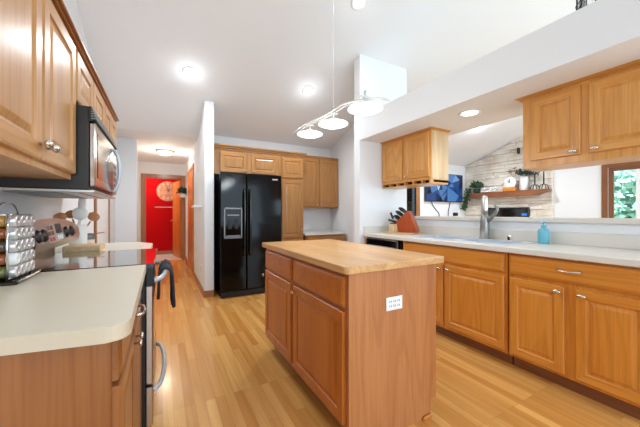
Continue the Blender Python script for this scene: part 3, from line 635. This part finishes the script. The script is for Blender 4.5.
uc = cabinet('wall_cabinet', 'oak two-door wall cabinet in the nook over the small desk', 'wall cabinet', (2.12, 4.69), 0, .855, .305, 1.27, 2.185, 'nook',
        [(.015, .42, 1.295, 2.17, (.385, 1.33)), (.44, .845, 1.295, 2.17, (.475, 1.33))], knob='round')
crown(uc, None, 'nook', .855, .305, 2.185, .02, .04, left=False, right=False)
t = thing('desk_cabinet', 'built-in oak desk with pale top right of the pantry', 'desk', (2.55, 4.45, 0))
MB().box(2.112, 2.95, 4.36, YB-.002, .79, .825, M['counterR'], .004).build('desk_top', t)
MB().box(2.14, 2.94, 4.40, 4.96, .64, .79, W('nook', 'x'), .002).build('apron', t)
o = shift(drawer_mb(.74, .12, 'nook'), (2.17, 4.40, .655)).build('drawer', t); knob_mb('bar', (2.54, 4.38, .72)).build('handle', o)
for x in (2.14, 2.90): MB().box(x, x+.04, 4.40, 4.96, 0, .64, W('nook', 'z'), .002).build('side_panel', t)

# ------------------------------------------------------------------ knife block group on the right counter
kx, ky = 2.62, 2.60
tag(MB().box(kx-.17, kx+.17, ky-.15, ky+.20, .9145, .934, M['bamboo'], .004).build('cutting_board', at=(kx, ky, .9145)), 'pale wooden board lying under the knife block by the pillar', 'cutting board')
# slanted block leaning away to the left: profile in view plane (roughly along y)
t = thing('knife_block', 'slanted reddish brown knife block on the board left of the sink', 'knife block', (kx, ky, .934))
a = Vector((.42, -.91, 0)).normalized()    # towards the right of the view
def KP(s, z, q): pr_ = Vector((a.y, -a.x, 0)); return Vector((kx, ky, .934))+a*s+pr_*q+Vector((0, 0, z))
kb = MB(); prof = [(-.04, 0), (.165, 0), (.172, .03), (.075, .255), (.055, .262), (-.085, .12)]
lo = [kb.bm.verts.new(KP(s_, z_, -.06)) for s_, z_ in prof]; hi = [kb.bm.verts.new(KP(s_, z_, .06)) for s_, z_ in prof]
kb._mark([kb.bm.faces.new(lo), kb.bm.faces.new(hi)]+[kb.bm.faces.new((lo[i], lo[(i+1) % 6], hi[(i+1) % 6], hi[i])) for i in range(6)], M['blockred']); kb.build('block', t)
kdir = (Vector((0, 0, 1))*.62-a*.78).normalized(); k_ = 0
where = ['front', 'middle', 'back']
for row, (s_, z_) in enumerate(((.028, .236), (-.012, .195), (-.052, .155))):
    for ci, q in enumerate((.038, 0, -.038)):
        base = KP(s_, z_, q); ln = .10 if row == 0 else (.10 if row == 1 else .08); base = base+kdir*.001
        kn = thing('kitchen_knife', 'black-handled knife in the %s row of the red knife block, %s column' % (['upper', 'middle', 'lower'][row], where[ci]), 'knife', base, 0, 'knives in the red block')
        MB().tube([base, base+kdir*.02, base+kdir*ln*.6, base+kdir*ln], [.016, .015, .018, .015], M['black'], 8).build('handle', kn)
        MB().tube([base+kdir*ln, base+kdir*(ln+.004)], .0125, M['steelw'], 8).build('pommel', kn)
sb = Vector((kx, ky, 0))-a*.125+Vector((-.03, -.03, 0))
t = thing('knife_block', 'small blond wood holder for scissors left of the red block', 'knife block', (sb.x, sb.y, .934))
MB().box(sb.x-.055, sb.x+.055, sb.y-.045, sb.y+.045, .9345, 1.035, W('end', 'z'), .004).build('block', t)
MB().box(sb.x-.045, sb.x+.045, sb.y-.035, sb.y+.035, 1.035, 1.05, M['blackm'], .004).build('dark_top', t)
sc_ = thing('carving_knife', 'long black-handled steel leaning highest out of the blond holder', 'knife', (sb.x, sb.y, 1.05))
b0 = Vector((sb.x, sb.y, 1.05)); MB().tube([b0, b0+Vector((-.005, .02, .05))], .004, M['steelw'], 8).build('shank', sc_)
MB().tube([b0+Vector((-.005, .02, .05))-a*.0, b0-a*.05+Vector((0, 0, .125))], [.014, .015], M['black'], 8).build('handle', sc_)
kn = thing('steak_knife', 'black-handled knife lying low across the blond holder', 'knife', (sb.x, sb.y-.01, 1.05))
MB().tube([Vector((sb.x, sb.y, 1.052))+a*.05, Vector((sb.x, sb.y, 1.085))-a*.075], [.014, .016], M['black'], 8).build('handle', kn)

# ------------------------------------------------------------------ lamps
nv = Vector((0, -.36, -1)).normalized()   # down from the sloped ceiling
for i, (x, y, lb, pw) in enumerate(((.291, 3.816, 'recessed ceiling light nearest the hallway, above the left run', 17), (1.827, 3.68, 'recessed ceiling light left of the pillar in front of the desk nook', 15), (1.806, 2.434, 'recessed ceiling light at the top edge above the island', 3.5), (5.75, 3.60, 'recessed ceiling light in the living room beyond the pass-through', 30))):
    p = Vector((x, y, cz(y)))
    t = thing('recessed_light', lb, 'ceiling light', p, 0, 'recessed lights in the sloped ceiling')
    MB().lathe([(.055, .002), (.085, .002), (.088, .006), (.08, .011), (.06, .009), (.055, .002)], M['white'], p, nv, 24, caps=False).build('trim_ring', t)
    MB().lathe([(.001, .001), (.054, .001), (.054, .003), (.001, .004)], M['lampon'], p, nv, 24).build('bulb', t)
    lamp('recessed_lamp', p+nv*.05, pw*3.4, .06, (.86, .94, 1), 155)
    lamp('ceiling_halo', p+nv*.16, pw*.07, .03, (.86, .94, 1))  # extra point light, added only to put a halo on the ceiling
t = thing('recessed_light', 'recessed light in the underside of the white beam between the two hanging cabinets', 'ceiling light', (2.5, 1.66, 2.1))
MB().lathe([(.07, .0005), (.098, .0005), (.10, .004), (.092, .008), (.076, .006), (.07, .0005)], M['white'], (2.5, 1.66, 2.1), (0, 0, -1), 28, caps=False).build('trim_ring', t)
MB().lathe([(.001, .001), (.069, .001), (.069, .003), (.001, .004)], M['lampon'], (2.5, 1.66, 2.1), (0, 0, -1), 24).build('bulb', t)
lamp('recessed_lamp', (2.5, 1.66, 2.05), 9, .05, (.86, .94, 1), 155)
t = thing('pendant_light', 'white three-light pendant track hanging above the island', 'pendant light', (1.15, 1.88, 3.55))
pz = 1.94
MB().lathe([(.001, 0), (.06, 0), (.06, .012), (.02, .03), (.001, .03)], M['pendmetal'], (1.15, 1.88, cz(1.88)-.002), (0, 0, -1), 20).build('canopy', t)
MB().tube([(1.15, 1.88, cz(1.88)-.02), (1.15, 1.88, pz)], .0032, M['pendmetal'], 8).build('rod', t)
ctrl = [(1.10, 2.48, 1.925), (1.115, 2.28, 1.945), (1.145, 2.08, 1.95), (1.15, 1.88, 1.945), (1.14, 1.70, 1.94), (1.165, 1.52, 1.915), (1.21, 1.44, 1.905), (1.27, 1.40, 1.90)]
def smooth(P, n=6):
    P = [Vector(p) for p in P]; out = []
    for i in range(len(P)-1):
        p0, p1, p2, p3 = P[max(i-1, 0)], P[i], P[i+1], P[min(i+2, len(P)-1)]
        for k in range(n): q = k/n; out.append(.5*((2*p1)+(p2-p0)*q+(2*p0-5*p1+4*p2-p3)*q*q+(3*p1-p0-3*p2+p3)*q**3))
    return out+[P[-1]]
for dx in (-.022, .022): MB().tube([p+Vector((dx, dx*.4, dx*.15)) for p in smooth(ctrl)], .0055, M['pendmetal'], 8).build('track_rail', t)
for (x, y, zz) in ((1.15, 2.28, 1.868), (1.15, 1.88, 1.85), (1.155, 1.49, 1.842)):
    MB().tube([(x, y, 1.965), (x, y, zz+.035)], .008, M['pendmetal'], 8).lathe([(.022, .03), (.028, .034), (.020, .05), (.008, .055)], M['pendmetal'], (x, y, zz)).box(x-.035, x+.035, y-.012, y+.012, zz+.078, zz+.088, M['pendmetal'], .002).build('lamp_holder', t)
    MB().lathe([(.001, -.020), (.045, -.018), (.09, -.009), (.113, 0), (.114, .004), (.107, .010), (.065, .026), (.025, .036), (.001, .036)], M['lampglass'], (x, y, zz), n=32).build('shade', t)
    lamp('pendant_lamp', (x, y, zz-.075), 4.5, .10, (.90, .96, 1))
t = thing('hall_ceiling_light', 'round flush ceiling light with brass rim in the hallway', 'ceiling light', (.04, 6.5, cz(YF)))
MB().lathe([(.001, 0), (.17, 0), (.175, .012), (.16, .022), (.13, .022)], M['brass'], (.04, 6.5, cz(YF)-.001), (0, 0, -1), 28).build('rim', t)
MB().lathe([(.14, .022), (.13, .05), (.09, .075), (.03, .088), (.001, .09)], M['hallglass'], (.04, 6.5, cz(YF)), (0, 0, -1), 28).build('glass_shade', t)
lamp('hall_lamp', (.04, 6.5, cz(YF)-.2), 14, .1, (1, .90, .76))
lamp('red_room_fill', (-.7, 8.7, 2.2), 27, .1, (1, .88, .72))  # added unseen light without a fixture, brightens the red room

# ------------------------------------------------------------------ hall details
t = thing('hall_door', 'orange oak door standing open into the red room', 'door', (.405, 8.19, 0))
ang = math.radians(101); hd = Vector((math.cos(ang), math.sin(ang), 0)); hn = Vector((-hd.y, hd.x, 0))
t.rotation_euler = (0, 0, ang)
m = MB().box(0, .76, -.018, .018, .01, 2.02, W('orange', 'z'), .002)
m.build('slab', t, True)
for z0_, z1_ in ((.20, .90), (1.05, 1.88)):
    for xx in (.10, .42):
        mm_ = MB().nested(.25, z1_-z0_, [(0, .0), (0, -.004), (.02, -.006), (.05, -.001), (.055, -.001)], W('orange', 'z'), x0=xx, z0=z0_); shift(mm_, (0, -.018, 0))
        bmesh.ops.scale(mm_.bm, vec=(1, -1, 1), verts=mm_.bm.verts); mm_.build('panel', t, True)
for sgn in (-1, 1): MB().lathe([(.02, 0), (.02, .006), (.01, .01), (.01, .035), (.026, .045), (.026, .06), (.001, .068)], M['nickel'], (.70, sgn*.018, .97), (0, sgn, 0), 16).build('knob', t, True)
cx_, cz_, R_ = .13, 1.80, .285
t = thing('wall_clock', 'large rosy round clock on the red wall', 'clock', (cx_, 9.29, cz_))
MB().lathe([(.001, 0), (R_, 0), (R_, .018), (R_-.012, .022), (.001, .022)], M['rose'], (cx_, 9.299, cz_), (0, -1, 0), 40).build('dial', t)
nm = MB()
for k in range(12):
    a_ = PI*k/6; d_ = Vector((math.sin(a_), 0, math.cos(a_))); p_ = Vector((d_.z, 0, -d_.x))
    for off in ((-.012, .012) if k % 3 else (-.02, 0, .02)):
        A, B = d_*(R_*.62)+p_*off*.7, d_*(R_*.93)+p_*off*1.6
        nm.tube([Vector((cx_, 9.275, cz_))+A, Vector((cx_, 9.275, cz_))+B], .007, M['roselight'], 6)
nm.build('numerals', t)
MB().tube([(cx_, 9.27, cz_), (cx_-.03, 9.27, cz_+.13)], .006, M['iron'], 6).tube([(cx_, 9.268, cz_), (cx_+.04, 9.268, cz_+.09)], .007, M['iron'], 6).lathe([(.015, 0), (.015, .012), (.001, .013)], M['brass'], (cx_, 9.277, cz_), (0, -1, 0), 12).build('hands', t)
sq = MB(); sq.tube([(-.20+.0046*k, 9.292, 1.345+.013*math.sin(k*1.05)*(1 if k % 11 else 0)) for k in range(100)], .0045, M['white'], 5)
tag(sq.build('wall_decal', at=(.03, 9.295, 1.345)), 'thin white script lettering on the red wall under the clock', 'wall decal')
px_, py_ = .43, 7.72
t = thing('hanging_planter', 'white wall planter with dark green plant in the hallway', 'planter', (px_, py_, 1.58))
MB().lathe([(.05, 0), (.062, .006), (.07, .12), (.062, .125), (.06, .10), (.001, .10)], M['ceramic'], (px_, py_, 1.55), n=18).box(px_+.05, .51, py_-.012, py_+.012, 1.62, 1.65, M['ceramic']).build('pot', t)
lf = MB(); rl = random.Random(5)
def leaves(mb, c, rad, n, m, sz, rl, dz=(0, 1)):
    for _ in range(n):
        v = Vector((rl.gauss(0, 1), rl.gauss(0, 1), rl.uniform(*dz)*1.4)).normalized()*rad*rl.uniform(.35, 1); p = Vector(c)+v
        a_ = Vector((rl.gauss(0, 1), rl.gauss(0, 1), rl.gauss(0, 1))).normalized(); b_ = a_.cross(Vector((rl.gauss(0, 1), rl.gauss(0, 1), rl.gauss(0, 1)))).normalized()
        mb.quad([p-a_*sz, p+b_*sz*.45, p+a_*sz, p-b_*sz*.45], m)
leaves(lf, (px_, py_, 1.67), .15, 150, M['leafd'], .05, rl); lf.build('foliage', t)
tag(MB().box(.40, .51, 4.62, 4.98, 1.262, 1.29, M['white'], .003).build('wall_shelf', at=(.46, 4.8, 1.27)), 'small white floating shelf on the hallway wall', 'shelf')
tag(MB().tube([(.455, 4.98, 1.277), (.455, 5.55, 1.277)], .010, M['white'], 8).box(.445, .51, 5.50, 5.54, 1.266, 1.288, M['white']).build('towel_bar', at=(.48, 5.25, 1.277)), 'thin white wall bar behind the floating shelf in the hallway', 'rail')
t = thing('wall_outlet', 'white outlet low on the hallway wall by the refrigerator', 'outlet', (.51, 4.62, .33))
MB().box(.504, .51, 4.58, 4.66, .28, .395, M['white'], .002).build('plate', t); MB().box(.502, .504, 4.605, 4.635, .295, .33, M['gasket']).box(.502, .504, 4.605, 4.635, .345, .38, M['gasket']).build('sockets', t)

# ------------------------------------------------------------------ living room beyond the pass-through
t = thing('television', 'wall-mounted television with a blue faceted picture in the living room', 'television', (6.5, YB, 1.5))
tx0, tx1, tz0, tz1, ty = 5.70, 7.14, 1.465, 2.20, YB-.06
MB().box(tx0, tx1, ty, ty+.04, tz0, tz1, M['black'], .006).box(6.2, 6.7, ty+.04, YB-.001, 1.65, 2.0, M['blackm']).build('frame', t)
sc_ = MB(); gx, gz = 7, 4; rt = random.Random(11); G = {}
for i in range(gx+1):
    for j in range(gz+1):
        fx_ = i/gx+(rt.uniform(-.06, .06) if 0 < i < gx else 0); fz_ = j/gz+(rt.uniform(-.1, .1) if 0 < j < gz else 0)
        G[i, j] = (tx0+.015+(tx1-tx0-.03)*fx_, ty-.001, tz0+.02+(tz1-tz0-.035)*fz_)
for i in range(gx):
    for j in range(gz):
        q = [G[i, j], G[i+1, j], G[i+1, j+1], G[i, j+1]]; tri = ((0, 1, 2), (0, 2, 3)) if rt.random() < .5 else ((0, 1, 3), (1, 2, 3))
        for a3 in tri:
            cx3 = sum(q[k][0] for k in a3)/3; f_ = (cx3-tx0)/(tx1-tx0)
            pal = [0, 5, 4, 1] if (f_ < .12 or f_ > .88 or j == 0 and rt.random() < .5) else [1, 2, 3, 2, 4, 1]
            sc_.quad([q[k] for k in a3], TVB[rt.choice(pal)])
so = sc_.build('screen', t)
mk = MB(); mx_, mz_ = 6.17, 1.82
mk.quad([(mx_-.05, ty-.002, mz_+.05), (mx_-.015, ty-.002, mz_+.05), (mx_+.005, ty-.002, mz_-.05), (mx_-.008, ty-.002, mz_-.05)], M['screenmark']); mk.quad([(mx_+.015, ty-.002, mz_+.05), (mx_+.05, ty-.002, mz_+.05), (mx_+.008, ty-.002, mz_-.05), (mx_-.005, ty-.002, mz_-.05)], M['screenmark']); mk.build('screen_emblem', so)
tag(MB().tube(smooth([(5.95, YB-.03, 1.465), (6.0, YB-.02, 1.38), (6.12, YB-.012, 1.27), (6.24, YB-.012, 1.16), (6.28, YB-.012, .95)]), .009, M['cord'], 6).build('power_cord', at=(6.0, YB-.01, 1.2)), 'black cord curving right below the left side of the television', 'cord')
tag(MB().tube(smooth([(6.66, YB-.03, 1.465), (6.65, YB-.015, 1.35), (6.61, YB-.012, 1.2), (6.60, YB-.012, .95)]), .009, M['cord'], 6).build('power_cord', at=(6.6, YB-.01, 1.2)), 'black cord hanging straight below the right side of the television', 'cord')
tag(MB().box(6.80, 6.93, YB-.08, YB-.002, 1.10, 1.19, M['blackm'], .02, 3).build('speaker_box', at=(6.86, YB-.04, 1.1)), 'small black box low on the wall under the television', 'box')
MX = XR-.09
t = thing('mantel_shelf', 'chunky brown wooden mantel shelf on the stone wall', 'shelf', (7.2, 3.95, 1.6))
MB().prism([(2.99, 1.665), (2.99, 1.69), (4.76, 1.69), (4.76, 1.565), (3.22, 1.565)], 7.12, MX+.005, W('shelf', 'y'), 'x', .004).build('beam', t)
t = thing('fireplace', 'black linear fireplace insert in the stone wall', 'fireplace', (XR-.1, 3.95, 1.0))
MB().box(7.26, XR-.04, 3.40, 4.50, .78, 1.31, M['firebox'], .004).build('frame', t)
MB().box(7.255, 7.26, 3.46, 4.44, .84, 1.265, M['black']).build('glass', t)
MB().box(7.252, 7.255, 3.43, 3.54, 1.115, 1.168, M['led']).build('blue_display', t)
mz = 1.691
t = thing('trailing_plant', 'green trailing potted plant at the left end of the mantel shelf', 'plant', (7.2, 4.58, mz))
MB().lathe([(.07, 0), (.085, .12), (.078, .12), (.001, .10)], M['leafd'], (7.2, 4.58, mz), n=16).build('pot', t)
lf = MB(); leaves(lf, (7.19, 4.58, mz+.16), .17, 260, M['leaf'], .045, rl)
for k in range(180):
    q = rl.random(); p = Vector((7.10+rl.gauss(0, .025), 4.74+.14*q+rl.gauss(0, .04), mz+.12-.55*q)); a_ = Vector((rl.gauss(0, 1), rl.gauss(0, 1), rl.gauss(0, 1))).normalized(); b_ = a_.cross(Vector((.3, .5, .8))).normalized()
    lf.quad([p-a_*.05, p+b_*.025, p+a_*.05, p-b_*.025], M['leaf'])
lf.build('foliage', t)
# white bead garland and wooden dish
g = thing('bead_garland', 'string of white wooden beads lying on the mantel shelf', 'garland', (7.18, 4.22, mz))
gb = MB()
for k in range(34):
    q = k/33; gb.ball((7.16+.03*math.sin(k*1.9), 4.44-.36*q, mz+.032+(.03+.05*abs(math.sin(k*1.1)))*(k % 2)), .03, M['ceramic'], sub=1)
gb.build('beads', g)
tag(MB().box(7.17, 7.28, 4.28, 4.46, mz, mz+.05, W('orange', 'y'), .01, 2).build('wooden_tray', at=(7.2, 4.4, mz)), 'small orange wooden tray behind the beads on the mantel', 'tray')
t = thing('mantel_clock', 'small white-faced clock on a wooden base on the mantel shelf', 'clock', (7.2, 3.76, mz))
MB().box(7.13, 7.28, 3.62, 3.90, mz, mz+.09, W('gold', 'y'), .006).build('base', t)
o = MB().lathe([(.001, 0), (.138, 0), (.138, .05), (.125, .058), (.001, .056)], M['ceramic'], (7.23, 3.76, mz+.20), (-1, 0, 0), 30).build('dial', t)
MB().tube([(7.17, 3.76, mz+.20), (7.17, 3.76, mz+.29)], .008, M['iron'], 6).tube([(7.17, 3.76, mz+.20), (7.17, 3.80, mz+.24)], .009, M['iron'], 6).build('hands', o)
t = thing('vase', 'tall white ribbed vase with green sprigs on the mantel shelf', 'vase', (7.2, 3.46, mz))
MB().lathe([(.062, 0), (.075, .01), (.08, .24), (.073, .31), (.066, .31), (.001, .28)], M['ceramic'], (7.2, 3.46, mz), n=20).build('vase', t)
lf = MB(); leaves(lf, (7.19, 3.47, mz+.36), .17, 95, M['leafd'], .04, rl, (-.1, .8)); leaves(lf, (7.17, 3.26, mz+.35), .13, 40, M['leafd'], .03, rl, (-.2, .5)); leaves(lf, (7.17, 3.66, mz+.45), .12, 40, mat('dusky_leaf', lin(150, 112, 100), .7), .03, rl, (-.3, .7))
for k in range(8): lf.tube([(7.2, 3.46, mz+.25), (7.19+rl.gauss(0, .03), 3.46+rl.gauss(0, .12), mz+.48+rl.random()*.08)], .004, M['leafd'], 5)
lf.build('sprigs', t)
for i, (y, h) in enumerate(((3.25, .34), (3.08, .42))):
    t = thing('candle_holder', ['shorter black iron candle holder beside the white vase', 'taller black iron candle holder at the right end of the mantel'][i], 'candle holder', (7.2, y, mz), 0, 'iron candle holders on the mantel')
    MB().tube([(7.2, y, mz+.10), (7.2, y, mz+h)], .013, M['iron'], 8).lathe([(.001, h), (.045, h), (.05, h+.012), (.001, h+.012)], M['iron'], (7.2, y, mz), n=14).build('stem', t)
    ft = MB()
    for k in range(4):
        a_ = PI/4+k*PI/2; d_ = Vector((math.cos(a_), math.sin(a_), 0))
        ft.tube([Vector((7.2, y, mz+.11))+d_*.005, Vector((7.2, y, mz+.10))+d_*.05, Vector((7.2, y, mz+.05))+d_*.085, Vector((7.2, y, mz+.006))+d_*.085], .009, M['iron'], 6)
    ft.build('feet', t)
tag(MB().box(7.24, 7.315, 3.60, 3.64, 2.56, 2.70, M['iron'], .01).build('wall_sconce', at=(7.28, 3.69, 2.6)), 'small black fixture high on the stone wall beside the hanging cabinet', 'sconce')
# lantern on top of the beam
lx, ly, lz = 2.47, .79, 2.397
t = thing('wire_lantern', 'dark wire lantern standing on top of the white beam', 'lantern', (lx, ly, lz))
lm = MB()
for zz in (.006, .16, .31): lm.tube([(lx+.075*math.cos(2*PI*k/20), ly+.075*math.sin(2*PI*k/20), lz+zz) for k in range(20)], .0035, M['iron'], 6, closed=True)
for k in range(8): lm.tube([(lx+.075*math.cos(PI*k/4), ly+.075*math.sin(PI*k/4), lz+.006), (lx+.075*math.cos(PI*k/4), ly+.075*math.sin(PI*k/4), lz+.31)], .003, M['iron'], 6)
lm.build('cage', t); MB().lathe([(.06, .004), (.064, .02), (.064, .28), (.058, .28), (.056, .02), (.001, .018)], M['glass'], (lx, ly, lz), n=20, caps=False).build('glass_cylinder', t)
# garden outside the window
o = MB().box(7.6, 18, -6, 8, -.3, -.2, M['grass']).build('lawn', at=(12, 1, -.3)); o['kind'] = 'structure'
o = MB().box(3.0, 7.6, 5.3, 12, -.3, -.2, M['grass']).build('lawn_back', at=(5, 8, -.3)); o['kind'] = 'structure'
for i, (x, y, hh, rr_) in enumerate(((10.6, 2.3, 1.7, 1.35), (11.6, 5.8, 2.2, 1.3), (11.4, -1.6, 2.2, 1.3), (8.6, 9.4, 1.6, 1.3))):
    t = thing('garden_tree', ['leafy tree filling the middle of the view through the living room window', 'leafy tree left in the view through the living room window', 'leafy tree right in the view through the living room window', 'leafy tree behind the glazed door of the living room'][i], 'tree', (x, y, -.2))
    MB().tube([(x, y, -.2), (x, y, hh)], [.14, .08], W('shelf', 'z'), 8).build('trunk', t)
    lf = MB(); rq = random.Random(20+i)
    for _ in range(9): leaves(lf, (x+rq.uniform(-.6, .6), y+rq.uniform(-.75, .75), hh-.6+rq.uniform(-1.2, 1.0)), rr_*.72, 420, M['outleaf'], .13, rq, (-1, 1))
    lf.build('foliage', t)
